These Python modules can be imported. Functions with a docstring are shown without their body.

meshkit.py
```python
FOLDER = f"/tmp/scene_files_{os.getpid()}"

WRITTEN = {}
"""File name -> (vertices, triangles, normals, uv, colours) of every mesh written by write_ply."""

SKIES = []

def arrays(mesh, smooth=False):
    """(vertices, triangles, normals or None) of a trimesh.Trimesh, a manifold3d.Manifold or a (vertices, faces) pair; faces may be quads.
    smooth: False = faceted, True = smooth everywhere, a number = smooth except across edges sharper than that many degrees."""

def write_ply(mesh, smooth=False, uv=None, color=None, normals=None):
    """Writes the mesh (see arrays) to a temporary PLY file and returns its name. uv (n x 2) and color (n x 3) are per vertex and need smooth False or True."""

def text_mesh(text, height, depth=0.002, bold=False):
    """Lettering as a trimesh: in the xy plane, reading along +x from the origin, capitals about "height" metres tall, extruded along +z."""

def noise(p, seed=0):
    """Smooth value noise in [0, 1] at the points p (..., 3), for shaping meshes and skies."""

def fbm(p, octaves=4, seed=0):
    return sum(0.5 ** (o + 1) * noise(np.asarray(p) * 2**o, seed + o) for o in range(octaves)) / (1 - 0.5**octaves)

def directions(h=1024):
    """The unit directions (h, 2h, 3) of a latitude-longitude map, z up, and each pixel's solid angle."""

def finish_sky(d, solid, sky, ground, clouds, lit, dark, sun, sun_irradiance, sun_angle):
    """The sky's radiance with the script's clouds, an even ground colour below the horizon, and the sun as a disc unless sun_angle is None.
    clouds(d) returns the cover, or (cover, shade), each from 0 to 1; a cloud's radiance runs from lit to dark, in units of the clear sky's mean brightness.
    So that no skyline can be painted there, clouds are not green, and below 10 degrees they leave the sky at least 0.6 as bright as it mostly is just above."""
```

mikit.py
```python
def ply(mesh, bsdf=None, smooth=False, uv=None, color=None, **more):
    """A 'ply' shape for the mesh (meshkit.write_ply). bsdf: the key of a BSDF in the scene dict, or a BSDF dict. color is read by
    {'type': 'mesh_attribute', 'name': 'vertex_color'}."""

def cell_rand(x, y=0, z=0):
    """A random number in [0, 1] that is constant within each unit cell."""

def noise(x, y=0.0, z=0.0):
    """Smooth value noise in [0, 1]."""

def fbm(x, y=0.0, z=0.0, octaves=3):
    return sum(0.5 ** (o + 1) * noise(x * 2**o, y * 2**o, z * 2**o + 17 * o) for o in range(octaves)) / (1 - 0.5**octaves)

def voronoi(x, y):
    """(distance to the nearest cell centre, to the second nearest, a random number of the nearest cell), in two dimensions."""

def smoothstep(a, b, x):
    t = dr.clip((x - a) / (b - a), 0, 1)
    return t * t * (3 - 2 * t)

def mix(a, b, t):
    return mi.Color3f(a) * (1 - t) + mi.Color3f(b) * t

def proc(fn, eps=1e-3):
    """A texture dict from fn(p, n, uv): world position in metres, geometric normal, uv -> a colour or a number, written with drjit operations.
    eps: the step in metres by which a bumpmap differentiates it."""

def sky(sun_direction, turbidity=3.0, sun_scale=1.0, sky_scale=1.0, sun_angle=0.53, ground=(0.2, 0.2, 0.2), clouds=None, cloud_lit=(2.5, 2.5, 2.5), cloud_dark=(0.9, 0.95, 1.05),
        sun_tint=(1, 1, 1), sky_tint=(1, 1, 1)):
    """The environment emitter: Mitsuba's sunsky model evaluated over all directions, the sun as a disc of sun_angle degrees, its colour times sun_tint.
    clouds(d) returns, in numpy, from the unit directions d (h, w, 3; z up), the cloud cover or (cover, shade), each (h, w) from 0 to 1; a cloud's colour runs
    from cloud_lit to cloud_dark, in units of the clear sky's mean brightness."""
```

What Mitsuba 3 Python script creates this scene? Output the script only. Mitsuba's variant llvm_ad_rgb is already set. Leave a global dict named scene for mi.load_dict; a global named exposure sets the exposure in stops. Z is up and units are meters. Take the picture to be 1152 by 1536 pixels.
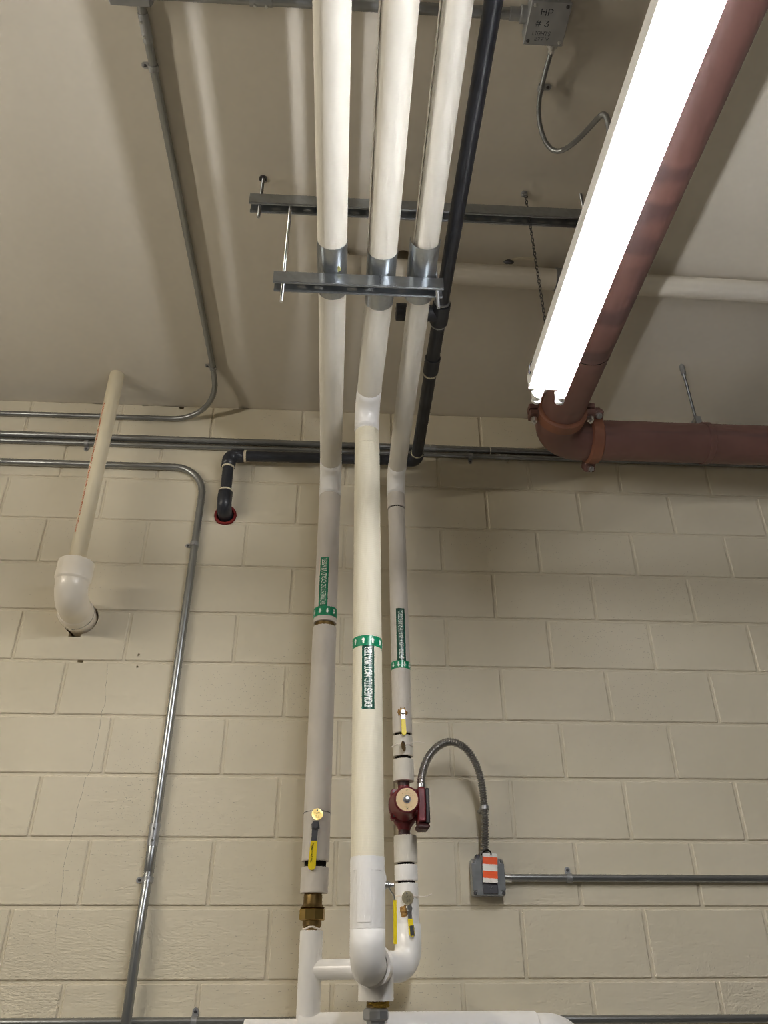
import math, random
import numpy as np, trimesh, manifold3d as m3, drjit as dr, mitsuba as mi
import mikit, meshkit
from mikit import fbm, noise, voronoi, smoothstep, mix, cell_rand

T = mi.ScalarTransform4f
rng = random.Random(7)
scene, labels = {'type': 'scene'}, {}

# ------------------------------------------------------------------ camera, exposure
CAM = np.array([0.2038, -2.7567, 0.0353])
yaw, pitch, roll = 0.0596, 0.5423, -0.0033
fwd = np.array([math.sin(yaw) * math.cos(pitch), math.cos(yaw) * math.cos(pitch), math.sin(pitch)])
rgt = np.array([math.cos(yaw), -math.sin(yaw), 0.0])
upv = np.cross(rgt, fwd)
upv = -rgt * math.sin(roll) + upv * math.cos(roll)
scene['camera'] = {'type': 'perspective', 'fov': 2 * math.degrees(math.atan(576 / 1134.588)), 'fov_axis': 'x', 'near_clip': 0.02, 'far_clip': 100,
                   'to_world': T().look_at(origin=CAM.tolist(), target=(CAM + fwd).tolist(), up=upv.tolist())}
exposure = 2.25
TUBE = (20.0, 20.1, 20.6)        # radiance of the lamp tubes over the pump
TUBE_WARM = (27.0, 24.8, 21.2)    # radiance of the older, warmer tubes elsewhere in the room

# ------------------------------------------------------------------ materials
def srgb(r, g, b):
    return [((c / 255 + 0.055) / 1.055) ** 2.4 if c > 10 else c / 255 / 12.92 for c in (r, g, b)]

def mat(key, col, rough=0.5, metal=0.0, spec=0.5, bump=None, bscale=1.0, **kw):
    base = {'type': 'rgb', 'value': col} if isinstance(col, (list, tuple)) else mikit.proc(col)
    b = {'type': 'principled', 'base_color': base, 'roughness': mikit.proc(rough) if callable(rough) else rough, 'metallic': metal, 'specular': spec, **kw}
    if bump is not None:
        b = {'type': 'bumpmap', 'nested_texture': mikit.proc(bump, eps=4e-4), 'scale': bscale, 'nested_bsdf': b}
    scene[key] = {'type': 'twosided', 'bsdf': b}
    return key

WALL = srgb(214, 205, 183)
def wall_col(p, n, uv):
    t = fbm(p.x * 3.1, p.y * 3.1 + 5, p.z * 3.1, 2)
    pit = smoothstep(0.88, 0.93, noise(p.x * 230, p.y * 230, p.z * 230) * (0.74 + 0.35 * fbm(p.x * 2.2 + 3, p.y, p.z * 2.2, 2)))
    c = mix([WALL[0] * .95, WALL[1] * .95, WALL[2] * .93], [WALL[0] * 1.03, WALL[1] * 1.03, WALL[2] * 1.05], t)
    cx = -0.655 + 0.010 * dr.sin(p.z * 9 + 1) + 0.012 * (noise(p.z * 22, 3.0) - .5) - 0.012 * smoothstep(0.9, 0.2, p.z)
    crack = (1 - smoothstep(0.0004, 0.0011, dr.abs(p.x - cx))) * smoothstep(0.05, 0.2, p.z) * (1 - smoothstep(0.98, 1.02, p.z)) * smoothstep(-.05, -.01, p.y)
    return mix([0, 0, 0], c, 1 - 0.28 * pit - 0.45 * crack)
def wall_bump(p, n, uv):
    patch = 0.55 + 0.6 * smoothstep(0.35, 0.65, fbm(p.x * 2.4 + 11, p.y, p.z * 2.4 + 3, 2))
    a = fbm(p.x * 210, p.y * 210, p.z * 230, 2)
    pit = smoothstep(0.74, 0.9, noise(p.x * 150 + 9, p.y * 150, p.z * 150))
    return patch * (a * 0.0026 - pit * 0.0006)
mat('block_paint', wall_col, 0.52, spec=0.35, bump=wall_bump)
CEIL = srgb(208, 201, 187)
def ceil_col(p, n, uv):
    t = fbm(p.x * 1.7, p.y * 1.7, 0.0, 3)
    g = noise(p.x * 60, p.y * 60, p.z * 60)
    return mix([c * .93 for c in CEIL], [c * 1.03 for c in CEIL], 0.75 * t + 0.25 * g)
mat('ceiling_paint', ceil_col, 0.62, spec=0.3, bump=lambda p, n, uv: fbm(p.x * 70, p.y * 70, p.z * 70, 2) * 0.0009)
mat('floor_concrete', lambda p, n, uv: mix(srgb(84, 82, 79), srgb(104, 101, 96), fbm(p.x * 2, p.y * 2, 0.0, 3)), 0.5)
mat('grey_paint', srgb(104, 102, 98), 0.6)

def jacket(key, rgb, dirt=0.10, scale=26.0, amount=0.0006):
    c = srgb(*rgb)
    def col(p, n, uv):
        t = fbm(p.x * 7, p.y * 7, p.z * 5, 3)
        s = smoothstep(0.66, 0.8, noise(p.x * 14 + 4, p.y * 6, p.z * 6))
        return mix([v * (1 - dirt) for v in c], [v * 1.02 for v in c], t) * (1 - 0.06 * s)
    mat(key, col, 0.55, spec=0.35, bump=lambda p, n, uv: fbm(p.x * scale, p.y * scale, p.z * scale, 3) * amount)
jacket('jacket_paper', (216, 211, 199))
jacket('jacket_grey', (208, 201, 191), 0.07)
def canvas_col(p, n, uv):
    c = srgb(229, 222, 200)
    w = 0.5 + 0.5 * dr.sin(p.z * 900)
    return mix([v * .93 for v in c], c, 0.5 * w + 0.5 * fbm(p.x * 9, p.y * 9, p.z * 9, 3))
mat('jacket_canvas', canvas_col, 0.6, spec=0.3, bump=lambda p, n, uv: (0.5 + 0.5 * dr.sin(p.z * 900)) * 0.00016 + fbm(p.x * 20, p.y * 20, p.z * 20, 2) * 0.0006)
def cloth_bump(p, n, uv):
    return fbm(p.x * 60, p.y * 60, p.z * 60, 3) * 0.0012 + (0.5 + 0.5 * dr.sin(p.z * 1300)) * 0.00008
mat('jacket_cloth', srgb(231, 229, 225), 0.55, spec=0.35, bump=cloth_bump)
mat('white_pvc', srgb(240, 238, 234), 0.25, spec=0.5)
def pvc_bump(p, n, uv):
    return fbm(p.x * 12, p.y * 12, p.z * 12, 2) * 0.0006
mat('drain_pvc', lambda p, n, uv: mix(srgb(226, 216, 198), srgb(240, 234, 222), fbm(p.x * 11, p.y * 11, p.z * 11, 3)), 0.28, spec=0.5, bump=pvc_bump)
mat('drain_pvc_old', lambda p, n, uv: mix(srgb(206, 194, 164), srgb(224, 214, 190), fbm(p.x * 11, p.y * 11, p.z * 6, 3)), 0.42, spec=0.45)
mat('cream_cement', srgb(214, 205, 180), 0.5)
mat('black_abs', lambda p, n, uv: mix(srgb(26, 29, 36), srgb(44, 47, 54), fbm(p.x * 18, p.y * 18, p.z * 9, 3)), 0.38, spec=0.5)
mat('black_paint', srgb(26, 25, 25), 0.45)
mat('dark_hollow', srgb(20, 18, 16), 0.9, spec=0.1)
def galv(p, n, uv):
    d1, d2, r = voronoi(p.x * 90 + p.z * 31, p.y * 90 + p.z * 70)
    return mix([0.31, 0.33, 0.35], [0.42, 0.45, 0.47], 0.35 * r + 0.65 * fbm(p.x * 20, p.y * 20, p.z * 20, 2))
mat('galvanized', galv, 0.27, metal=0.9)
mat('emt_steel', lambda p, n, uv: mix([0.25, 0.26, 0.262], [0.36, 0.37, 0.37], fbm(p.x * 14, p.y * 14, p.z * 14, 3)), 0.32, metal=0.88)
mat('die_cast', lambda p, n, uv: mix([0.30, 0.31, 0.32], [0.42, 0.43, 0.44], fbm(p.x * 40, p.y * 40, p.z * 40, 2)), 0.42, metal=0.75)
mat('flex_steel', lambda p, n, uv: mix([0.26, 0.255, 0.245], [0.44, 0.43, 0.41], fbm(p.x * 30, p.y * 30, p.z * 30, 2)), 0.30, metal=0.9)
mat('zinc_bright', [0.72, 0.73, 0.72], 0.2, metal=1.0)
mat('dark_steel', [0.10, 0.10, 0.11], 0.38, metal=0.8)
mat('grey_cover', lambda p, n, uv: mix([0.13, 0.14, 0.145], [0.20, 0.21, 0.215], fbm(p.x * 60, p.y * 60, p.z * 60, 2)), 0.42, metal=0.35)
def copper_col(p, n, uv):
    t = fbm(p.x * 4.5, p.y * 4.5, p.z * 9, 4)
    s = smoothstep(0.55, 0.72, fbm(p.x * 2.5 + 7, p.y * 9, p.z * 16, 3))
    return mix(mix(srgb(90, 65, 60), srgb(118, 84, 76), t), srgb(74, 58, 58), 0.7 * s)
mat('copper_brown', copper_col, 0.46, metal=0.15, spec=0.45, bump=lambda p, n, uv: fbm(p.x * 24, p.y * 24, p.z * 24, 3) * 0.0012)
mat('coupling_rust', lambda p, n, uv: mix(srgb(104, 66, 52), srgb(136, 88, 66), fbm(p.x * 12, p.y * 12, p.z * 12, 3)), 0.5, spec=0.4)
mat('brass', lambda p, n, uv: mix([0.36, 0.24, 0.07], [0.52, 0.37, 0.13], fbm(p.x * 50, p.y * 50, p.z * 50, 2)), 0.26, metal=1.0)
mat('brass_dull', lambda p, n, uv: mix([0.13, 0.085, 0.03], [0.24, 0.16, 0.06], fbm(p.x * 60, p.y * 60, p.z * 60, 2)), 0.42, metal=0.9)
mat('brass_tag', [0.86, 0.66, 0.25], 0.22, metal=1.0)
mat('tag_tarnished', [0.46, 0.41, 0.27], 0.38, metal=0.8)
mat('pump_red', lambda p, n, uv: mix(srgb(82, 10, 18), srgb(104, 17, 25), fbm(p.x * 30, p.y * 30, p.z * 30, 2)), 0.36, spec=0.5)
mat('pump_iron', srgb(52, 20, 19), 0.5)
mat('pump_plate', srgb(214, 186, 142), 0.4)
mat('valve_yellow', srgb(232, 208, 30), 0.35)
mat('label_green', srgb(0, 106, 74), 0.3)
mat('band_green', srgb(10, 128, 88), 0.25)
mat('label_dark_green', srgb(0, 62, 48), 0.25)
mat('label_white', srgb(244, 246, 242), 0.4)
mat('tag_orange', srgb(246, 96, 42), 0.5)
mat('tag_white', srgb(238, 234, 228), 0.5)
mat('fiberglass_yellow', lambda p, n, uv: mix(srgb(120, 84, 26), srgb(214, 180, 84), noise(p.x * 300, p.y * 300, p.z * 300)), 0.9, spec=0.1)
mat('rust_foam', lambda p, n, uv: mix(srgb(112, 80, 44), srgb(182, 146, 92), noise(p.x * 200, p.y * 200, p.z * 200)), 0.9, spec=0.1)
mat('yellow_scuff', srgb(170, 166, 104), 0.6)
mat('sleeve_red', srgb(122, 26, 24), 0.6)
mat('ink_dark', srgb(70, 74, 82), 0.7, spec=0.1)
mat('ink_black', srgb(24, 22, 20), 0.6, spec=0.1)
mat('ink_red', srgb(190, 96, 60), 0.6, spec=0.1)
mat('enamel_white', srgb(238, 238, 236), 0.35)
mat('clear_plastic', srgb(226, 228, 224), 0.2, spec=0.6)
mat('zip_tie', srgb(226, 218, 206), 0.35)

# ------------------------------------------------------------------ mesh helpers
def V(*a): return np.array(a, float)
def unit(v): v = np.asarray(v, float); return v / np.linalg.norm(v)
def num(key):
    if key not in scene and key not in labels: return key
    k = 1
    while f'{key}_{k:03d}' in scene or f'{key}_{k:03d}' in labels: k += 1
    return f'{key}_{k:03d}'
def put(key, mesh, bsdf, smooth=35, label=None, kind=None, **kw):
    key = num(key)
    scene[key] = mikit.ply(mesh, bsdf, smooth, **kw) if not isinstance(mesh, dict) else {**mesh, **kw}
    if label or kind:
        labels[key] = {}
        if label: labels[key]['label'] = label
        if kind: labels[key]['kind'] = kind
    return key
def thing(key, label, cat, group=None, own=None):
    key = own or num(key)
    labels[key] = {'label': label, 'category': cat, **({'group': group} if group else {})}
    return key
def join(*ms): return trimesh.util.concatenate([m for m in ms if m is not None])

def tube(P, r, n=28, caps=True, r_end=None):
    """A round tube along the points P; r is a number or one radius per point."""
    P = np.asarray(P, float)
    r = np.broadcast_to(np.asarray(r, float), (len(P),))
    d = np.gradient(P, axis=0) if len(P) > 2 else np.repeat([P[1] - P[0]], 2, 0)
    d[0], d[-1] = P[1] - P[0], P[-1] - P[-2]
    for i in range(1, len(P) - 1): d[i] = unit(P[i] - P[i - 1] + 1e-12) + unit(P[i + 1] - P[i] + 1e-12)
    d = np.array([unit(x) for x in d])
    a = unit(np.cross(d[0], [0.31, 0.52, 0.79] if abs(d[0] @ unit([0.31, 0.52, 0.79])) < .95 else [1, 0, 0]))
    rings, ang = [], np.arange(n) / n * 2 * np.pi
    for i in range(len(P)):
        a = unit(a - d[i] * (a @ d[i]))
        b = np.cross(d[i], a)
        rings.append(P[i] + r[i] * (np.cos(ang)[:, None] * a + np.sin(ang)[:, None] * b))
    v = np.vstack(rings); f = []
    k = np.arange(n); k2 = (k + 1) % n
    for i in range(len(P) - 1):
        o, q = i * n, (i + 1) * n
        f += [np.stack([o + k, o + k2, q + k2], 1), np.stack([o + k, q + k2, q + k], 1)]
    if caps:
        c0, c1 = len(v), len(v) + 1
        v = np.vstack([v, P[0], P[-1]])
        q = (len(P) - 1) * n
        f += [np.stack([k2, k, np.full(n, c0)], 1), np.stack([q + k, q + k2, np.full(n, c1)], 1)]
    return trimesh.Trimesh(v, np.vstack(f), process=False)

def cyl(p0, p1, r, n=28, ch=0.0):
    """A capped cylinder with a small rounded shoulder ch at both ends."""
    p0, p1 = V(*p0), V(*p1); u = unit(p1 - p0)
    if ch <= 0: return tube([p0, p1], r, n)
    return tube([p0, p0 + u * ch * .3, p0 + u * ch, p1 - u * ch, p1 - u * ch * .3, p1], [r - ch, r - .3 * ch, r, r, r - .3 * ch, r - ch], n)

def lathe(o, d, prof, n=32):
    """prof: (distance along d from o, radius) pairs."""
    o, d = V(*o), unit(d)
    P, R = [], []
    for t, r in prof:
        if P and abs(t - tl) < 1e-6: t = tl + 1e-5
        P.append(o + d * t); R.append(r); tl = t
    return tube(P, R, n)

def ring(c, d, r_in, r_out, w, n=32):
    c, d = V(*c), unit(d); h = w / 2; e = 1e-5
    a = unit(np.cross(d, [0.3, 0.5, 0.8])); b = np.cross(d, a)
    ang = np.arange(n) / n * 2 * np.pi
    cs = np.cos(ang)[:, None] * a + np.sin(ang)[:, None] * b
    v = np.vstack([c - d * h + cs * r_in, c - d * h + cs * r_out, c + d * h + cs * r_out, c + d * h + cs * r_in])
    k = np.arange(n); k2 = (k + 1) % n; f = []
    for i in range(4):
        o, q = i * n, (i + 1) % 4 * n
        f += [np.stack([o + k, o + k2, q + k2], 1), np.stack([o + k, q + k2, q + k], 1)]
    return trimesh.Trimesh(v, np.vstack(f)[:, ::-1], process=False)

def fillet(pts, rad, seg=10):
    """The polyline pts with its inner corners rounded to radius rad (one number or one per corner)."""
    pts = [V(*p) for p in pts]; out = [pts[0]]
    rads = [rad] * len(pts) if np.isscalar(rad) else [0, *rad, 0]
    for i in range(1, len(pts) - 1):
        a, b = unit(pts[i - 1] - pts[i]), unit(pts[i + 1] - pts[i])
        th = math.acos(np.clip(a @ b, -1, 1)); t = rads[i] / math.tan(th / 2)
        c = pts[i] + unit(a + b) * rads[i] / math.sin(th / 2)
        p0, p1 = pts[i] + a * t - c, pts[i] + b * t - c
        w = math.acos(np.clip(unit(p0) @ unit(p1), -1, 1))
        for k in range(seg + 1):
            s = k / seg
            out.append(c + (math.sin((1 - s) * w) * p0 + math.sin(s * w) * p1) / math.sin(w))
    out.append(pts[-1])
    return np.array(out)

def spline(pts, n=60):
    from scipy.interpolate import CubicSpline
    pts = np.asarray(pts, float)
    t = np.r_[0, np.cumsum(np.linalg.norm(np.diff(pts, axis=0), axis=1) ** .5)]
    return CubicSpline(t, pts)(np.linspace(0, t[-1], n))

def box(lo, hi, ch=0.0015, rot=None, at=None):
    lo, hi = V(*lo), V(*hi)
    if ch <= 0: m = trimesh.creation.box(bounds=[lo, hi])
    else:
        pts = []
        for c in np.ndindex(2, 2, 2):
            s = np.array(c) * 2 - 1; p = np.where(np.array(c) == 1, hi, lo)
            for ax in range(3):
                q = p - s * ch; q[ax] = p[ax]; pts.append(q)
        m = trimesh.convex.convex_hull(np.array(pts))
    if rot is not None: m.apply_transform(rot)
    return m
def turn(deg, axis, at=(0, 0, 0)): return trimesh.transformations.rotation_matrix(math.radians(deg), axis, at)

def rounded_plate(w, h, t, r, n=6):
    """A plate in xy, centred, corners rounded, from z = 0 to t."""
    from shapely.geometry import box as sbox
    return trimesh.creation.extrude_polygon(sbox(-w / 2 + r, -h / 2 + r, w / 2 - r, h / 2 - r).buffer(r, quad_segs=n), t, engine='earcut')

def mani(m): return m3.Manifold(m3.Mesh(np.asarray(m.vertices, np.float32), np.asarray(m.faces, np.uint32)))
def unmani(m):
    q = m.to_mesh(); return trimesh.Trimesh(q.vert_properties[:, :3], q.tri_verts, process=False)

def on_riser(axis, R, mesh):
    """Wraps a mesh given as (across, height, proud) round an upright pipe, facing -Y. axis(z) -> (x, y)."""
    v = np.array(mesh.vertices); a = v[:, 0] / R; z = v[:, 1]
    x, y = axis(z)
    m = mesh.copy()
    m.vertices = np.stack([x + (R + v[:, 2]) * np.sin(a), y - (R + v[:, 2]) * np.cos(a), z], 1)
    return m
def patch(u0, u1, z0, z1, t0, t1, nu=24, nz=2):
    """A slab in (across, height, proud), divided so that it can be wrapped."""
    u, z = np.linspace(u0, u1, nu + 1), np.linspace(z0, z1, nz + 1)
    U, Z = np.meshgrid(u, z, indexing='ij')
    n = U.size
    v = np.vstack([np.stack([U.ravel(), Z.ravel(), np.full(n, t1)], 1), np.stack([U.ravel(), Z.ravel(), np.full(n, t0)], 1)])
    f = []
    I = lambda i, j: i * (nz + 1) + j
    for i in range(nu):
        for j in range(nz):
            a, b, c, d = I(i, j), I(i + 1, j), I(i + 1, j + 1), I(i, j + 1)
            f += [[a, b, c], [a, c, d], [n + a, n + c, n + b], [n + a, n + d, n + c]]
    edge = [I(i, 0) for i in range(nu + 1)] + [I(nu, j) for j in range(1, nz + 1)] + [I(i, nz) for i in range(nu - 1, -1, -1)] + [I(0, j) for j in range(nz - 1, 0, -1)]
    for a, b in zip(edge, edge[1:] + edge[:1]): f += [[a, n + a, n + b], [a, n + b, b]]
    return trimesh.Trimesh(v, np.array(f), process=False)
def text_up(s, cap, z0, u_mid, t=0.0005, bold=False, length=None):
    """Lettering that reads upwards along a riser: (across, height, proud)."""
    m = meshkit.text_mesh(s, cap, 0.0004, bold)
    v = np.array(m.vertices); v[:, 0] -= v[:, 0].min(); 
    if length: v[:, 0] *= length / v[:, 0].max()
    q = m.copy(); q.vertices = np.stack([-(v[:, 1] - cap / 2) + u_mid, v[:, 0] + z0, v[:, 2] + t], 1)
    return trimesh.Trimesh(*trimesh.remesh.subdivide_to_size(q.vertices, q.faces, 0.006), process=False)

# ------------------------------------------------------------------ the room
ZC, ZF, M = 2.2352, -1.4224, 0.4064
BW, BH, J = 0.4064, 0.2032, 0.010
DH_X, DH_Z = -0.799, 1.185       # where the big drain elbow enters the wall
SL_X, SL_Z = -0.2975, 1.662      # where the black pipe enters the wall

cut = [mani(cyl((DH_X + .002, -.1, DH_Z), (DH_X + .002, .14, DH_Z), .0655, 24)),
       mani(box((DH_X - .03, -.1, DH_Z - .074), (DH_X + .016, .14, DH_Z), 0)),
       mani(cyl((SL_X, -.1, SL_Z), (SL_X, .14, SL_Z), .047, 24))]
for x, z, r in ((-.5561, 1.0444, .0045), (-.5534, .9976, .0045), (.928, 1.9765, .005)):
    cut.append(mani(cyl((x, -.1, z), (x, .06, z), r, 10)))
cut.append(mani(box((-.779, -.1, 1.012), (-.755, .05, 1.021), .003)))
for x, w, h in ((-.555, .022, .018), (-.60, .09, .004), (-.93, .05, .005), (-1.09, .02, .006), (.62, .07, .005), (1.05, .05, .004), (-.72, .03, .006)):
    cut.append(mani(box((x - w / 2, -.05, ZC - .001 - h), (x + w / 2, .06, ZC + .01), .002)))
wall = mani(box((-4.6, .0055, ZF - .1), (4.8, .20, ZC + .1), 0))
for c in cut: wall = wall - c
put('wall_back', unmani(wall), 'block_paint', False, kind='structure')

def block(x0, x1, z0, z1): return box((x0 + J / 2, 0, z0 + J / 2), (x1 - J / 2, .006, z1 - J / 2), .0034)
shared = {}
for row in range(-3, 11):
    off = 0 if row % 2 == 0 else BW / 2
    for i in range(-6, 8):
        x0, x1, z0, z1 = i * BW + off, (i + 1) * BW + off, row * BH, (row + 1) * BH
        if row == 10: z1 = ZC + .002
        m = block(x0, x1, z0, z1)
        man, hit = None, False
        for c in cut:
            b = c.bounding_box()
            if b[0] < x1 and b[3] > x0 and b[2] < z1 and b[5] > z0:
                man = (man or mani(m)) - c; hit = True
        if hit: put('wall_back__block', unmani(man), 'block_paint', False)
        else:
            if row == 10 or 'b' not in shared:
                s = mikit.ply(m, 'block_paint', False)
                if row != 10: shared['b'], shared['o'] = s, (x0, z0)
                key = num('wall_back__block'); scene[key] = s
            else:
                o = shared['o']; key = num('wall_back__block')
                scene[key] = {**shared['b'], 'to_world': T().translate([x0 - o[0], 0, z0 - o[1]])}

ceil = mani(box((-4.6, -7.2, ZC), (4.8, .0055, ZC + .15), 0))
for x, y, r in ((.386, -.899, .030), (-.0924, -1.1888, .011)):
    ceil = ceil - mani(cyl((x, y, ZC - .05), (x, y, ZC + .12), r, 20))
put('ceiling', unmani(ceil), 'ceiling_paint', False, kind='structure')
put('floor', box((-4.6, -7.2, ZF - .1), (4.8, .0055, ZF), 0), 'floor_concrete', False, kind='structure')
put('wall_left', box((-4.7, -7.2, ZF), (-4.5, .0055, ZC), 0), 'grey_paint', False, kind='structure')
put('wall_right', box((4.7, -7.2, ZF), (4.9, .0055, ZC), 0), 'grey_paint', False, kind='structure')
put('wall_front', box((-4.6, -7.3, ZF), (4.8, -7.1, ZC), 0), 'grey_paint', False, kind='structure')

# ------------------------------------------------------------------ strip lights
def strip_light(x, y0, y1, label, glow, z=1.400, detail=True, mark=False):
    t = thing('strip_light', label, 'light fixture')
    zb, zt = z + .029, z + .071
    ch = trimesh.creation.extrude_polygon(__import__('shapely.geometry', fromlist=['Polygon']).Polygon(
        [(-.054, zt), (-.054, zb + .004), (-.050, zb), (-.020, zb - .004), (.020, zb - .004), (.050, zb), (.054, zb + .004), (.054, zt)]), y1 - y0, engine='earcut')
    ch.vertices = np.stack([x + ch.vertices[:, 0], y0 + ch.vertices[:, 2], ch.vertices[:, 1]], 1); ch.invert()
    put(t + '__channel', ch, 'enamel_white', False)
    put(t + '__end_plate', box((x - .0545, y1, zb - .004), (x + .0545, y1 + .0015, zt + .001), .0005), 'enamel_white', False)
    half = (y1 - y0) / 2
    for s in (-1, 1):
        for k in range(2):
            a, b = y0 + half * k + .012, y0 + half * (k + 1) - .008 + (.02 if k else 0)
            tx = x + s * .033
            tb = put(t + '__tube', cyl((tx, a + .02, z), (tx, b - .02, z), .0127, 20), 'enamel_white', 40,
                     emitter={'type': 'area', 'radiance': {'type': 'rgb', 'value': list(glow)}})
            for c0, c1 in ((a + .001, a + .02), (b - .02, b - .001)):
                put(tb + '__end_cap', cyl((tx, c0, z), (tx, c1, z), .0129, 18, .002), 'clear_plastic')
            for c in (a, b):
                hold = join(box((tx - .011, c - .004, z - .006), (tx + .011, c + .006, zb), .002), cyl((tx, c - .004, z - .004), (tx, c + .006, z - .004), .0135, 18, .002))
                put(t + '__lamp_holder', hold, 'clear_plastic')
    if mark:
        m = meshkit.text_mesh('7', .013, .0004, True)
        v = np.array(m.vertices); m.vertices = np.stack([x + .002 + v[:, 0], y1 - .012 - v[:, 1], zb - .0042 - v[:, 2]], 1)
        put(t + '__lettering', m, 'ink_black', False)
    return t

strip_light(.762, -3.58, -1.145, 'lit two-tube strip light hung on chains below the copper pipe', TUBE, mark=True)
strip_light(-2.30, -3.9, -1.2, 'lit two-tube strip light of the neighbouring row, beyond the ceiling conduit', TUBE_WARM)

def chain(key, x, y, z0, z1, label):
    t = thing(key, label, 'chain')
    link = tube([(0.0042 * math.cos(a), 0, 0.0100 * math.sin(a)) for a in np.linspace(0, 2 * np.pi, 13)], .0012, 6, caps=False)
    ms, z, k = [], z0 - .03, 0
    while z > z1:
        q = link.copy(); q.apply_transform(turn(40 + 90 * (k % 2), [0, 0, 1])); q.apply_translation([x, y, z]); ms.append(q)
        z -= .0155; k += 1
    put(t + '__chain_links', join(*ms), 'dark_steel', True, kind='stuff')
    put(t + '__ceiling_anchor', join(lathe((x - .004, y, z0), (0, 0, -1), [(0, 0), (0, .011), (.004, .011), (.008, .006), (.010, 0)], 18),
                                     box((x - .014, y - .006, z0 - .016), (x + .004, y + .004, z0 - .002), .002)), 'die_cast')
    ey = [(x + .006 * math.cos(a), y, z0 - .016 + .007 * math.sin(a)) for a in np.linspace(0, 2 * np.pi, 14)]
    put(t + '__eye', tube(ey, .0016, 6, caps=False), 'dark_steel', True)
    return t
c = chain('hanging_chain', .771, -1.1826, ZC, 1.478, 'thin steel chain from the ceiling to the end of the lit strip light')
hk = spline([(.771, -1.1826, 1.486), (.752, -1.186, 1.489), (.728, -1.196, 1.485), (.709, -1.205, 1.472), (.7015, -1.205, 1.460), (.7005, -1.192, 1.452), (.7040, -1.180, 1.448), (.7065, -1.184, 1.455)], 40)
put(c + '__hook', tube(hk, .0017, 8), 'dark_steel', True)
c = chain('hanging_chain', .771, -3.2, ZC, 1.478, 'thin steel chain holding the far end of the lit strip light')

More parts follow.
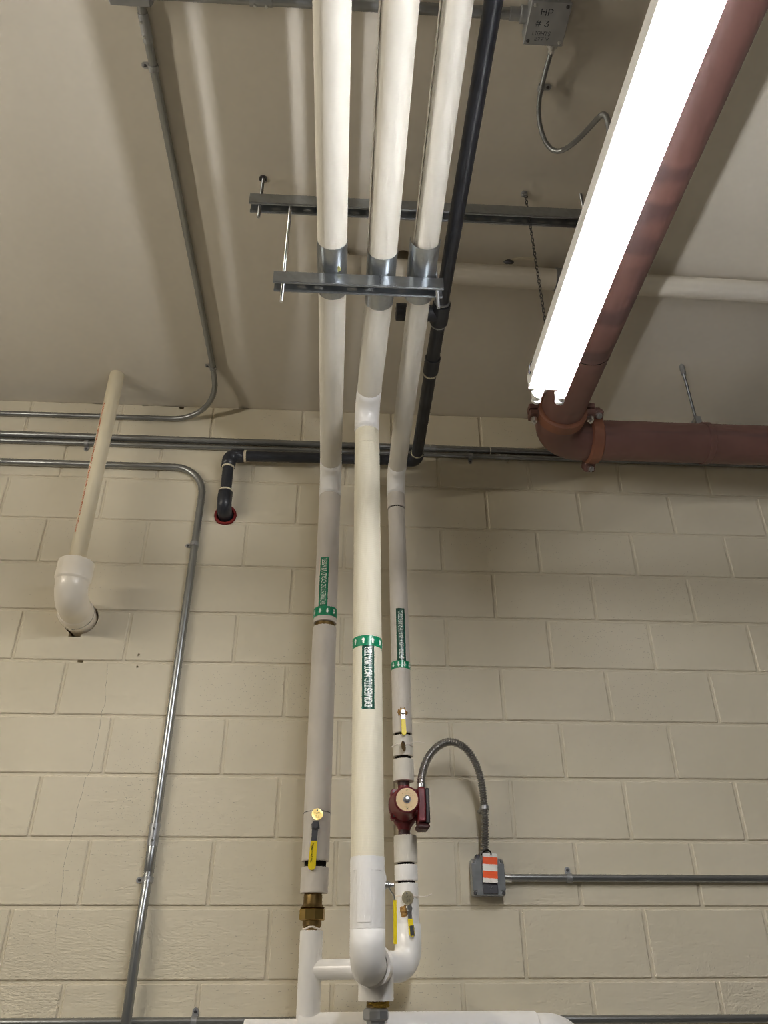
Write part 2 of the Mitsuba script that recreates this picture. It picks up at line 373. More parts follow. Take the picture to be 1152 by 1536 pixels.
# ------------------------------------------------------------------ insulated water pipes
ZTOP = 1.795                     # top of the lower strut
RC, RH, RR = .0430, .0435, .0362
YS1, YS2 = -1.190, -1.178        # the two struts
cold_ax = lambda z: (.1395 + 0 * z, -.13 + 0 * z)
hot_ax = lambda z: (.2893 - (z - .1) * .0095, -.567 + 0 * z)
rec_ax = lambda z: (.4302 - z * .0115, -.13 + 0 * z)
def riser(ax, R, z0, z1, ch=.002):
    x0, y0 = ax(z0); x1, y1 = ax(z1)
    return cyl((x0, y0, z0), (x1, y1, z1), R, 40, ch)
def run(x, z, R, y0, y1, xe, ze):
    """Level up to the strut, then falling gently to the elbow at y1."""
    return tube([(x, y0, z), (x, YS2 - .1, z), (x, YS2 + .125, z - .0005), (xe, y1, ze)], R, 40)
def elbow_cover(x, ax, hz, R, ext=.112, bend=.082):
    rx, ry = ax(hz)
    return tube(fillet([(x, ry - ext, hz + .005), (rx, ry, hz), (rx, ry, hz - ext + .012)], bend, 14), R + .0012, 40)
def arrow_mesh(z, u, up, R, ax):
    from shapely.geometry import Polygon
    s = 1 if up else -1
    pts = [(-.0025, -.009), (.0025, -.009), (.0025, .001), (.0065, .001), (0, .010), (-.0065, .001), (-.0025, .001)]
    m = trimesh.creation.extrude_polygon(Polygon([(x + u, s * y) for x, y in pts]), .0004, engine='earcut')
    m.vertices[:, 1] += z; m.vertices[:, 2] += .0011
    return on_riser(ax, R, m)
def pipe_label(t, ax, R, z0, z1, u, w, text, cap, col, length, band, up, bcol='band_green', n=10):
    s = put(t + '__label_strip', on_riser(ax, R, patch(u - w / 2, u + w / 2, z0, z1, -.001, .0006, 10, 4)), col, 30, label='green strip reading ' + text)
    tz = z0 + (z1 - z0 - length) / 2
    put(s + '__lettering', on_riser(ax, R, text_up(text, cap, tz, u, .0006, cap > .02, length)), 'label_white', False)
    b0, b1 = band
    circ = 2 * math.pi * (R + .0006)
    x, y = ax((b0 + b1) / 2)
    b = put(t + '__flow_band', ring((x, y, (b0 + b1) / 2), (0, 0, 1), R - .002, R + .0009, b1 - b0, 48), bcol, 40, label='green band of white flow arrows')
    for k in range(n):
        uu = (k - n / 2 + .5) * circ / n + u * .6
        put(b + '__arrow', arrow_mesh((b0 + b1) / 2, uu, up, R, ax), 'label_white', False)
def lever(t, c, dirz, length, w, grip='valve_yellow', nut='dark_steel', lean=0.0, r=.011, grip_from=.35):
    """A ball valve's lever hanging from its stem at c, facing -Y."""
    c = V(*c); v = put(t + '__valve', lathe(c + V(0, .03, 0), (0, -1, 0), [(0, 0), (0, r * 1.1), (.024, r * 1.1), (.026, r), (.036, r), (.038, r * .7), (.044, r * .7), (.044, 0)], 6 if nut == 'dark_steel' else 20), nut, 20)
    L0 = length * grip_from
    def plate(a, b, wa, wb, th, y, rnd):
        from shapely.geometry import Polygon, Point
        pg = Polygon([(-wa / 2, -a), (wa / 2, -a), (wb / 2, -b), (-wb / 2, -b)])
        if rnd: pg = pg.union(Point(0, -b).buffer(wb / 2, quad_segs=6))
        m = trimesh.creation.extrude_polygon(pg, th, engine='earcut')
        q = np.array(m.vertices); m.vertices = np.stack([c[0] + q[:, 0] + q[:, 1] * lean, np.full(len(q), c[1] + y) - q[:, 2], c[2] + q[:, 1]], 1)
        return m
    put(v + '__lever', join(plate(-r, L0 + .006, w * .95, w * .8, .003, -.001, False)), 'dark_steel' if nut == 'dark_steel' else 'zinc_bright', False)
    put(v + '__grip', plate(L0, length - w / 2, w * .95, w * 1.12, .007, .002, True), grip, 30, label='yellow vinyl grip')
    return v

# --- cold water
t = thing('cold_water_pipe', 'white insulated cold water pipe, labelled DOMESTIC COLD WATER, with a yellow lever', 'pipe')
XC, ZCo, ZCe = .1445, ZTOP + .0015 + RC, 1.787
put(t + '__jacket', run(XC, ZCo, RC, -3.6, -.238, .1400, ZCe + .005), 'jacket_paper')
put(t + '__elbow_cover', elbow_cover(.1400, cold_ax, ZCe, RC), 'white_pvc', True, label='glossy white elbow cover')
put(t + '__jacket', riser(cold_ax, RC, 1.1285, 1.690), 'jacket_grey')
put(t + '__inner_pipe', riser(cold_ax, .036, 1.09, 1.15), 'brass_dull', label='bare pipe showing in the gap')
put(t + '__jacket', riser(cold_ax, .0435, .3235, 1.1125), 'jacket_grey')
put(t + '__jacket', riser(cold_ax, .0435, .2335, .3065), 'jacket_grey')
put(t + '__inner_pipe', riser(cold_ax, .034, .29, .34), 'dark_hollow', label='dark gap between two jackets')
pipe_label(t, cold_ax, RC, 1.183, 1.387, -.010, .034, 'DOMESTIC COLD WATER', .0195, 'label_green', .190, (1.147, 1.183), False)
lx, ly = cold_ax(.42)
lever(t, (lx - .003, ly - .048, .4215), -1, .126, .0215, lean=.055, r=.0135)
v = [k for k in scene if k.startswith(t + '__valve')][0]
m = text_up('FNW VALVE', .0055, 0, 0, 0, True, .055); q = np.array(m.vertices)
z_ = -q[:, 1] + .371
m.vertices = np.stack([.1325 - q[:, 0] - (.42 - z_) * .045, np.full(len(q), -.1832) - q[:, 2], z_], 1)
put(v + '__lettering', m, 'ink_black', False)
# union and lower pipe
x0 = .1365
u = put(t + '__union', lathe((x0, -.13, .2335), (0, 0, -1), [(0, .026), (.006, .029), (.030, .029), (.036, .033), (.040, .0385)], 32), 'brass_dull', 30, label='brass union below the jacket')
put(u + '__nut', lathe((x0, -.13, .1975), (0, 0, -1), [(0, .030), (.008, .0400), (.036, .0400), (.038, .036), (.038, .029)], 8), 'brass', 20, label='faceted brass nut')
put(u + '__collar', lathe((x0, -.13, .160), (0, 0, -1), [(0, .029), (.014, .029), (.018, .026), (.030, .024), (.036, .024)], 32), 'brass_dull', 30)
seal = tube([(x0 + .0255 * math.cos(a), -.13 + .0255 * math.sin(a), .139 + .0035 * math.sin(3 * a)) for a in np.linspace(0, 2 * np.pi, 40)], .0032, 8, caps=False)
put(u + '__seal', seal, 'zip_tie', True)
low = cyl((.1365, -.13, .1325), (.1365, -.13, -.10), .0345, 40, .001)
put(t + '__lower_cover', low, 'white_pvc', 35, label='smooth white cover below the union')

# --- hot water
t = thing('hot_water_pipe', 'white insulated hot water riser with a DOMESTIC HOT WATER label, standing clear of the wall', 'pipe')
XH, ZH, ZHe = .2915, ZTOP + .0015 + RH, 1.795
def flap(x, z, R, y0, y1, a0, a1):
    """The overlapping lap of a paper jacket along a run."""
    ang = np.linspace(a0, a1, 9); v, f = [], []
    ys = np.linspace(y0, y1, 25)
    for i, y in enumerate(ys):
        for a in ang:
            w = R + .0016 + .0006 * math.sin(y * 31 + a) + .001 * max(0, (a - a0) / (a1 - a0) - .6)
            v += [(x + w * math.sin(a), y, z - w * math.cos(a))]
    n = len(ang)
    for i in range(len(ys) - 1):
        for j in range(n - 1):
            a, b, c_, d = i * n + j, i * n + j + 1, (i + 1) * n + j + 1, (i + 1) * n + j
            f += [[a, b, c_], [a, c_, d]]
    v = np.array(v); k = len(v)
    ctr = np.stack([np.full(k, x), v[:, 1], np.full(k, z)], 1)
    vi = ctr + (v - ctr) * (1 - .0016 / R)
    f = np.array(f)
    return trimesh.Trimesh(np.vstack([v, vi]), np.vstack([f, f[:, ::-1] + k]), process=False)
put(t + '__jacket', run(XH, ZH, RH, -3.6, -.675, .2765, ZHe + .005), 'jacket_paper')
put(t + '__jacket_lap', flap(XH, ZH, RH, -3.5, -1.245, -1.75, -1.15), 'jacket_paper', True)
put(t + '__elbow_cover', elbow_cover(.2765, hot_ax, ZHe, RH), 'white_pvc', True, label='glossy white elbow cover')
put(t + '__jacket', riser(hot_ax, .0436, 1.6235, 1.689), 'jacket_canvas')
put(t + '__jacket', riser(hot_ax, .0442, .2795, 1.6232), 'jacket_canvas')
pipe_label(t, hot_ax, .0442, .671, .8645, .001, .037, 'DOMESTIC HOT WATER', .0215, 'label_dark_green', .180, (.8630, .8950), True)
def wrap(ax, R, z0, z1, seed):
    n, k = 56, 40
    ang = np.arange(n) / n * 2 * np.pi; zs = np.linspace(z0, z1, k)
    P = np.stack([np.cos(ang)[None] * 1.7 + 0 * zs[:, None], np.sin(ang)[None] * 1.7 + 0 * zs[:, None], zs[:, None] * 26 + 0 * ang[None]], -1)
    d = (meshkit.fbm(P, 4, seed) - .5) * .0028
    x, y = ax(zs)
    r = R + d
    v = np.stack([x[:, None] + r * np.cos(ang), y[:, None] + r * np.sin(ang), zs[:, None] + 0 * r], -1).reshape(-1, 3)
    f = []
    for i in range(k - 1):
        for j in range(n):
            a, b = i * n + j, i * n + (j + 1) % n
            f += [[a, b, b + n], [a, b + n, a + n]]
    return trimesh.Trimesh(v, np.array(f), process=False)
put(t + '__cloth_wrap', wrap(hot_ax, .0452, .120, .286, 3), 'jacket_cloth', True, label='wrinkled white cloth wrap')
# loose tab of the wrap with its seam
put(t + '__wrap_tab', on_riser(hot_ax, .0458, patch(-.030, .006, .133, .252, -.002, .0012, 12, 8)), 'jacket_cloth', 20)
put(t + '__wrap_tab', on_riser(hot_ax, .0455, patch(-.0445, .046, .252, .262, -.002, .0014, 24, 2)), 'jacket_cloth', 20)
hx, hy = hot_ax(.12)
TX, TY, TZ = .3275, -.225, .0425   # the tee
hb = fillet([(hx, hy, .1205), (hx, hy, .0395), (.300, -.485, .0400)], .046, 14)
put(t + '__elbow_cover', tube(hb, .0448, 44), 'jacket_cloth', True, label='white cloth covered lower elbow')
tee = mani(tube([(.3015, -.478, .0415), (TX, TY, TZ)], .0515, 48)) + mani(tube([(TX, TY, TZ), (TX, TY, -.0445)], .0500, 48)) + mani(trimesh.creation.icosphere(3, .0515).apply_translation([TX, TY, TZ]))
put(t + '__tee_cover', unmani(tee), 'white_pvc', 28, label='white cover over the tee')
tuft = trimesh.creation.icosphere(3, 1.0); q = np.array(tuft.vertices)
q = q * (1 + .5 * (meshkit.fbm(q * 2.2, 4, 5) - .5))[:, None]
tuft.vertices = q * [.030, .032, .014] + [TX + .008, TY, -.0520]
put(t + '__fiberglass', tuft, 'fiberglass_yellow', True, label='yellow fibreglass tufts above the union')
put(t + '__inner_pipe', cyl((TX, TY, -.075), (TX, TY, -.03), .0265, 28), 'brass_dull')
put(t + '__union', lathe((TX, TY, -.060), (0, 0, -1), [(0, .028), (.003, .034), (.008, .037), (.026, .037), (.030, .034), (.030, .027), (.10, .027)], 8), 'die_cast', 20, label='grey faceted union nut')
# side valve with lever between hot pipe and wall
vx, vy, vz = hot_ax(.217)[0] + .0435, -.555, .2215
v = put(t + '__valve', lathe((vx - .004, vy, vz), (1, 0, 0), [(0, 0), (0, .012), (.008, .012), (.010, .009), (.020, .009), (.022, .006), (.030, .006), (.030, 0)], 16), 'zinc_bright', 25)
lv = np.array([(vx + .012, vy, vz + .008), (vx + .012, vy, vz - .006), (vx + .026, vy, vz - .026), (vx + .028, vy, vz - .040), (vx + .028, vy, vz - .135)])
def flat_bar(P, w, th):
    P = np.asarray(P); vv = []
    for i in range(len(P)):
        d = unit(P[min(i + 1, len(P) - 1)] - P[max(i - 1, 0)]); nrm = unit(np.cross(d, [0, 1, 0]))
        for s, e in ((-1, -1), (1, -1), (1, 1), (-1, 1)): vv.append(P[i] + V(0, 1, 0) * w / 2 * s + nrm * th / 2 * e)
    f = []
    for i in range(len(P) - 1):
        for k in range(4):
            a, b = i * 4 + k, i * 4 + (k + 1) % 4
            f += [[a, b, b + 4], [a, b + 4, a + 4]]
    e = (len(P) - 1) * 4
    f += [[0, 2, 1], [0, 3, 2], [e, e + 1, e + 2], [e, e + 2, e + 3]]
    m = trimesh.Trimesh(np.array(vv), np.array(f), process=False); m.fix_normals(); return m
put(v + '__lever', flat_bar(lv[:4], .018, .003), 'zinc_bright', False)
put(v + '__grip', flat_bar([lv[3] + V(0, 0, .004), lv[4]], .022, .008), 'valve_yellow', False, label='yellow grip seen from its edge')
torn = trimesh.creation.icosphere(2, 1.0); q = np.array(torn.vertices)
torn.vertices = q * (1 + .9 * (meshkit.fbm(q * 2.5, 3, 9) - .5))[:, None] * [.006, .014, .020] + [hot_ax(.22)[0] + .0445, vy + .004, vz + .012]
put(t + '__torn_edge', torn, 'jacket_cloth', True, label='torn edge of the cloth wrap')

# --- hot water recirculation
t = thing('recirculation_pipe', 'slim white insulated pipe labelled DOM. HOT WATER RECIRC., with the red pump in line', 'pipe')
XR, ZR, ZRe = .4165, ZTOP + .0065 + RR, 1.785
put(t + '__jacket', run(XR, ZR, RR, -3.6, -.222, .4105, ZRe + .005), 'jacket_paper')
put(t + '__jacket_lap', flap(XR, ZR, RR, -3.5, -1.28, -1.8, -1.2), 'jacket_paper', True)
put(t + '__elbow_cover', elbow_cover(.4105, rec_ax, ZRe, RR, .095, .070), 'white_pvc', True, label='glossy white elbow cover')
put(t + '__jacket', riser(rec_ax, .0362, 1.6365, 1.7035), 'jacket_grey')
put(t + '__inner_pipe', riser(rec_ax, .030, 1.62, 1.65), 'dark_hollow', label='dark seam between two jackets')
put(t + '__jacket', riser(rec_ax, .0340, .7265, 1.632), 'jacket_grey')
for z0, z1, r in ((.649, .7185, .0345), (.5685, .640, .0355), (.3205, .401, .0372), (.268, .3145, .0368), (.130, .262, .0365)):
    put(t + '__jacket', riser(rec_ax, r, z0, z1, .0025), 'jacket_paper' if z0 > .3 else 'white_pvc')
put(t + '__inner_pipe', riser(rec_ax, .0145, .150, .75), 'brass_dull', label='bare pipe showing between the jackets')
for z in (.722, .6445, .3175, .265): put(t + '__inner_pipe', riser(rec_ax, .027, z - .006, z + .006, .001), 'dark_hollow')
pipe_label(t, rec_ax, .0340, .980, 1.184, .0015, .033, 'DOM. HOT WATER RECIRC.', .0175, 'label_dark_green', .186, (.9535, .981), False)
rx = float(rec_ax(.1)[0])
put(t + '__elbow_cover', tube(fillet([(rx, -.13, .150), (rx, -.13, .0375), (TX + .02, TY + .01, .0385)], .052, 14), .0405, 40), 'white_pvc', True, label='glossy white lower elbow')
def blob(c, s, seed, amp=1.0):
    m = trimesh.creation.icosphere(2, 1.0); q = np.array(m.vertices)
    m.vertices = q * (1 + amp * (meshkit.fbm(q * 2.6, 3, seed) - .5))[:, None] * s + V(*c); return m
put(t + '__torn_hole', blob((rec_ax(.79)[0] + .0, -.160, .794), [.016, .006, .018], 4), 'rust_foam', True, label='rusty torn hole in the jacket round the valve')
lever(t, (float(rec_ax(.79)[0]), -.172, .7895), -1, .076, .0145, nut='zinc_bright', r=.0085, lean=-.04, grip_from=.3)
put(t + '__torn_hole', blob((rec_ax(.19)[0] - .010, -.163, .183), [.014, .005, .018], 8), 'rust_foam', True, label='brown torn hole in the lower jacket')
v2 = lever(t, (float(rec_ax(.19)[0]) + .002, -.174, .1905), -1, .075, .0145, nut='zinc_bright', r=.0095, lean=-.10, grip_from=.38)
put(v2 + '__tape', box((-.0078, -.005, -.076), (.0078, .0055, -.045), .003, turn(-6, [0, 1, 0])).apply_translation([float(rec_ax(.19)[0]) + .003, -.175, .1905]), 'dark_steel', label='dark tape round the end of the grip')
# zip tie that carries the edge-on tag
x_, y_ = rec_ax(.684)
tie = put(t + '__zip_tie', ring((x_, y_, .683), (0, .05, 1), .0342, .0360, .004, 36), 'zip_tie', 30)
put(t + '__zip_tie', tube(spline([(x_ + .02, y_ - .033, .686), (x_ + .045, y_ - .045, .690), (x_ + .072, y_ - .05, .684)], 14), .0012, 6), 'zip_tie')
put(t + '__zip_tie', tube(spline([(x_ - .02, y_ - .033, .683), (x_ - .036, y_ - .045, .676), (x_ - .046, y_ - .05, .668)], 14), .0012, 6), 'zip_tie')
x_, y_ = rec_ax(.222)
put(t + '__zip_tie', ring((x_, y_, .2225), (.04, .05, 1), .0362, .0376, .0035, 36), 'zip_tie', 30)
put(t + '__zip_tie', tube(spline([(x_ + .03, y_ - .030, .225), (x_ + .055, y_ - .03, .2235), (x_ + .075, y_ - .035, .231)], 14), .0012, 6), 'zip_tie')

# --- the cross pipe and the header
t = thing('cross_pipe', 'short white level pipe joining the cold water pipe to the white tee', 'pipe')
put(t + '__jacket', tube([(.150, -.135, .030), (TX, TY, .0335)], .0265, 36), 'white_pvc')
t = thing('header_pipe', 'thick white level pipe along the bottom, below the three risers', 'pipe')
ZHd = -.1345
put(t + '__jacket', cyl((.1075, -.13, ZHd), (.80, -.13, ZHd), .0605, 44, .004), 'white_pvc')
put(t + '__jacket', cyl((-.045, -.13, ZHd + .002), (.112, -.13, ZHd + .002), .0435, 40, .003), 'white_pvc')
put(t + '__elbow_cover', tube(fillet([(.795, -.13, ZHd - .003), (.905, -.13, ZHd - .003), (.905, -.13, ZHd - .30)], .075, 14), .0585, 44), 'jacket_cloth', True, label='white cloth covered elbow at the end')

# --- valve tags
def tag(key, c, nrm, r, text, bsdf, label, up=(0, 0, 1), spin=0):
    t = thing(key, label, 'tag')
    m = lathe((0, 0, 0), (0, 0, 1), [(0, 0), (0, r - .0005), (.0005, r), (.0012, r), (.0016, r - .0005), (.0016, 0)], 36)
    z = unit(nrm); x = unit(np.cross(up, z)); y = np.cross(z, x)
    Rm = np.eye(4); Rm[:3, 0], Rm[:3, 1], Rm[:3, 2], Rm[:3, 3] = x, y, z, c
    Rm = Rm @ turn(spin, [0, 0, 1])
    put(t + '__disc', m.apply_transform(Rm), bsdf, 40)
    for s, h, y0 in text:
        q = meshkit.text_mesh(s, h, .0004, False); w = q.bounds[1][0] - q.bounds[0][0]
        q.apply_translation([-w / 2 - q.bounds[0][0], y0, .0015]); q.apply_transform(Rm)
        put(t + '__lettering', q, 'rust_foam' if bsdf == 'brass_tag' else 'ink_black', False)
    q = cyl((0, r * .66, -.004), (0, r * .66, .003), .0026, 12, .0005); q.apply_transform(Rm)
    put(t + '__eyelet', q, 'dark_steel', 30)
    return t
tag('valve_tag', (.1405, -.1795, .4560), (.17, -.973, .16), .0185, [('PLBG', .0055, .0005), ('27', .0080, -.0110)], 'brass_tag', 'shiny round brass tag numbered 27 on the cold water pipe')
tag('valve_tag', (rec_ax(.22)[0] - .001, -.1725, .2190), (.05, -.97, -.05), .0185, [('PLBG', .0055, .0005), ('26', .0085, -.0115)], 'tag_tarnished', 'dull round tag numbered 26 on the recirculation pipe', spin=14)
tag('valve_tag', (rec_ax(.67)[0] - .002, -.176, .6745), (.86, -.50, .05), .0175, [], 'brass_dull', 'round brown tag turned edge-on below the short yellow lever')
# cord of tag 27
x_, y_ = cold_ax(.465)
k = thing('tag_cord', 'thin grey cord tied round the cold water pipe behind tag 27', 'cord')
put(k + '__loop', ring((x_, y_, .4655), (0, .08, 1), .0435, .0447, .0014, 40), 'dark_steel', 30)

# ------------------------------------------------------------------ pipe shields and struts
def shield(key, x, z, R, y0, y1, a, label, seed):
    t = thing(key, label, 'pipe shield')
    ang = np.linspace(-a, a, 41); prof = []
    n = len(ang); v = []
    for y in (y0, y1):
        for r in (R, R + .0014):
            v += [(x + r * math.sin(q), y, z - r * math.cos(q)) for q in ang]
    f = []
    A, B, C, D = 0, n, 2 * n, 3 * n
    for i in range(n - 1):
        j = i + 1
        f += [[A + i, C + j, A + j], [A + i, C + i, C + j], [B + i, B + j, D + j], [B + i, D + j, D + i], [A + i, A + j, B + j], [A + i, B + j, B + i], [C + i, D + j, C + j], [C + i, D + i, D + j]]
    for i in (0, n - 1): f += [[A + i, B + i, D + i], [A + i, D + i, C + i]]
    put(t + '__saddle', trimesh.Trimesh(np.array(v), np.array(f), process=False), 'galvanized', 30)
    return t
shield('pipe_shield', XC, ZCo, RC + .0002, -1.284, -1.094, 1.95, 'galvanized pipe shield under the cold water pipe, with a yellow scuff', 1)
shield('pipe_shield', XH, ZH, RH + .0002, -1.256, -1.058, 1.85, 'galvanized pipe shield under the hot water pipe, middle one of three on the strut', 2)
shield('pipe_shield', XR - .003, ZTOP + .0448, .0430, -1.299, -1.087, 1.75, 'loose galvanized pipe shield under the recirculation pipe, next to the black pipe', 3)
put('pipe_shield__scuff', blob((XC + .016, -1.212, ZCo - RC * .93 - .0006), [.010, .012, .0008], 6), 'yellow_scuff', True, label='yellow scuff')

def strut(key, x0, x1, yc, zt, label, h=.0413):
    t = thing(key, label, 'strut')
    from shapely.geometry import Polygon, box as sbox
    w, g = .0413, .0026
    out = sbox(-w / 2, -h, w / 2, 0).difference(sbox(-w / 2 + g, -h - 1, w / 2 - g, -g))
    for s in (-1, 1):
        a = s * w / 2
        out = out.union(sbox(min(a, a - s * .0095), -h, max(a, a - s * .0095), -h + g)).union(sbox(min(a - s * .0095, a - s * .0069), -h, max(a - s * .0095, a - s * .0069), -h + .0075))
    m = trimesh.creation.extrude_polygon(out, x1 - x0, engine='earcut')
    q = np.array(m.vertices); m.vertices = np.stack([x0 + q[:, 2], yc + q[:, 0], zt + q[:, 1]], 1)
    m.fix_normals()
    S = mani(m); x = x0 + .028
    while x < x1 - .02:
        hole = m3.Manifold.batch_hull([m3.Manifold.cylinder(.02, .007, .007, 14).translate([x - .0075, yc, zt - .01]), m3.Manifold.cylinder(.02, .007, .007, 14).translate([x + .0075, yc, zt - .01])])
        S = S - hole; x += .0508
    put(t + '__channel', unmani(S), 'galvanized', False)
    # rolled edges of the folded lips
    for s in (-1, 1):
        put(t + '__lip', tube([(x0, yc + s * (w / 2 - .0045), zt - h), (x1, yc + s * (w / 2 - .0045), zt - h)], .0036, 10), 'galvanized', True)
    return t
def rod(p0, p1, r=.0048):
    p0, p1 = V(*p0), V(*p1); L = np.linalg.norm(p1 - p0); n = int(L / .0011)
    t = np.linspace(0, 1, n)
    return tube(p0 + (p1 - p0) * t[:, None], r + .0004 * np.where(np.arange(n) % 2 == 0, 1, -1), 10)
def nut(c, r=.0085, h=.008): return tube([V(*c) - V(0, 0, h / 2), V(*c) + V(0, 0, h / 2)], r, 6)
def square_washer(c): return box(V(*c) - V(.019, .019, .0025), V(*c) + V(.019, .019, .0025), .001)
ts = strut('strut_channel', -.124, 1.03, YS1, 2.130, 'long slotted strut channel under the ceiling, crossing above the pipes')
for x in (-.0924, .955):
    r_ = put(ts + '__hanger_rod', rod((x, -1.1888, 2.045 if x < 0 else 2.06), (x, -1.1888, 2.32 if x < 0 else ZC)), 'emt_steel', 40)
    put(r_ + '__nut', nut((x, -1.1888, 2.124 - .012)), 'zinc_bright', 20)
    put(r_ + '__nut', nut((x, -1.1888, 2.138)), 'zinc_bright', 20)
put(ts + '__anchor_collar', ring((-.0924, -1.1888, ZC - .001), (0, 0, 1), .0095, .0135, .004, 20), 'dark_steel')
ts = strut('strut_channel', -.0260, .4760, YS2, ZTOP, 'short slotted strut channel carrying the three galvanized pipe shields')
for x, x2 in ((.0015, .0040), (.4600, .4530)):
    r_ = put(ts + '__hanger_rod', rod((x, YS2, 1.692), (x2, YS1, 2.147)), 'emt_steel' if x > .1 else 'zinc_bright', 40)
    put(r_ + '__nut', nut((x, YS2, ZTOP + .006)), 'zinc_bright', 20)
    put(r_ + '__nut', nut((x, YS2, ZTOP - .012)), 'zinc_bright', 20)
    put(r_ + '__nut', nut((x2, YS1, 2.115)), 'zinc_bright', 20)
for x in (XC - .024, XH - .004):
    put(ts + '__joint_line', box((x - .0006, YS2 - .0212, ZTOP - .036), (x + .0006, YS2 - .0200, ZTOP), 0), 'dark_steel', False)

# ------------------------------------------------------------------ black vent pipe
t = thing('black_pipe', 'black plastic pipe beside the insulated runs, dropping into a red sleeve in the wall', 'pipe')
ZB, XB, YB, RB = 1.928, .505, -.062, .0222
put(t + '__pipe', tube([(.5195, -3.4, ZB), (.5065, -1.3, ZB), (XB, -.95, ZB)], RB, 28), 'black_abs')
put(t + '__pipe', tube([(XB, -.90, ZB), (XB, YB - .05, ZB)], .0242, 28), 'black_abs')
hub = lambda a, b, r=.0305: cyl(a, b, r, 30, .003)
tee_b = join(hub((XB, -.975, ZB), (XB, -.885, ZB)), hub((XB + .0, -.928, ZB), (XB - .05, -.928, ZB), .028))
put(t + '__tee', tee_b, 'black_abs', 30)
put(t + '__branch', cyl((XB - .03, -.928, ZB), (.374, -.928, ZB), .0222, 26), 'black_abs')
put(t + '__branch_plug', cyl((.405, -.928, ZB), (.355, -.928, ZB), .0300, 26, .004), 'black_abs')
put(t + '__coupling', hub((XB, -.715, ZB), (XB, -.635, ZB), .0285), 'black_abs', 30)
for y in (-.982, -.880, -.628): put(t + '__cement_ring', ring((XB, y, ZB), (0, 1, 0), .020, .0262, .007, 28), 'cream_cement' if y > -.7 else 'die_cast')
eb = fillet([(XB, YB - .055, ZB), (XB, YB, ZB), (XB - .06, YB, ZB)], .030, 10)
put(t + '__elbow', tube(eb, .0292, 28), 'black_abs', True)
put(t + '__cement_ring', ring((XB, YB - .056, ZB), (0, 1, 0), .02, .0272, .006, 28), 'cream_cement')
XD = -.300
put(t + '__pipe', tube([(XB - .05, YB, ZB), (XD + .05, YB, ZB - .004)], .0232, 28), 'black_abs')
ea = fillet([(XD + .062, YB, ZB - .004), (XD, YB, ZB - .004), (XD, YB, ZB - .062)], .030, 10)
put(t + '__elbow', tube(ea, .0295, 28), 'black_abs', True)
put(t + '__cement_ring', ring((XD + .066, YB, ZB - .004), (1, 0, 0), .02, .0262, .012, 28), 'cream_cement')
put(t + '__cement_ring', ring((XD, YB, ZB - .066), (0, 0, 1), .02, .0262, .008, 28), 'cream_cement')
put(t + '__pipe', tube([(XD, YB, ZB - .05), (SL_X, YB, 1.74)], .0232, 28), 'black_abs')
put(t + '__cement_ring', ring((SL_X, YB, 1.743), (0, 0, 1), .02, .0266, .010, 28), 'cream_cement')
put(t + '__elbow', tube(fillet([(SL_X, YB, 1.738), (SL_X, YB, SL_Z), (SL_X, .08, SL_Z)], .034, 12), .0300, 28), 'black_abs', True)
t = thing('wall_sleeve', 'dark red pipe sleeve in the block wall round the black pipe', 'sleeve')
put(t + '__collar', ring((SL_X, .036, SL_Z), (0, 1, 0), .0365, .0455, .085, 32), 'sleeve_red')
put(t + '__packing', ring((SL_X, .030, SL_Z), (0, 1, 0), .0302, .0366, .03, 32), 'sleeve_red')

# ------------------------------------------------------------------ white drain pipes
t = thing('drain_pipe', 'cream plastic drain pipe from the ceiling into a big white elbow at the wall', 'pipe')
put(t + '__pipe', tube([(-.7975, -.199, ZC + .002), (-.786, -.199, 1.30)], .0302, 32), 'drain_pvc_old')
m = meshkit.text_mesh('PVC-1120 SCH 40 DWV ASTM D-2665 NSF-DWV', .009, .0003, True); q = np.array(m.vertices)
q[:, 0] *= .62 / (q[:, 0].max() - q[:, 0].min())
m = trimesh.Trimesh(np.stack([-(q[:, 1]) - .015, q[:, 0] + 1.44, q[:, 2] + .0002], 1), m.faces, process=False)
put(t + '__lettering', on_riser(lambda z: (-.786 - (z - 1.3) * .0123, -.199 + 0 * z), .0303, m), 'ink_red', False)
HX = -.784
big = fillet([(HX, -.199, 1.275), (HX, -.199, DH_Z), (DH_X + .002, -.03, DH_Z)], .066, 16)
put(t + '__elbow', tube(big, .0575, 44), 'drain_pvc', True, label='big glossy white elbow')
put(t + '__hub', lathe((HX, -.199, 1.325), (0, 0, -1), [(0, .028), (0, .060), (.004, .0640), (.070, .0640), (.078, .0605), (.084, .056)], 44), 'drain_pvc', 30)
put(t + '__hub', lathe((DH_X, -.088, DH_Z), (0, 1, 0), [(0, .056), (.005, .0605), (.011, .0635), (.060, .0635), (.064, .060), (.064, .058), (.20, .056)], 44), 'drain_pvc', 30)
put(t + '__seam', ring((DH_X, -.046, DH_Z), (0, 1, 0), .0630, .0641, .0018, 44), 'ink_dark')

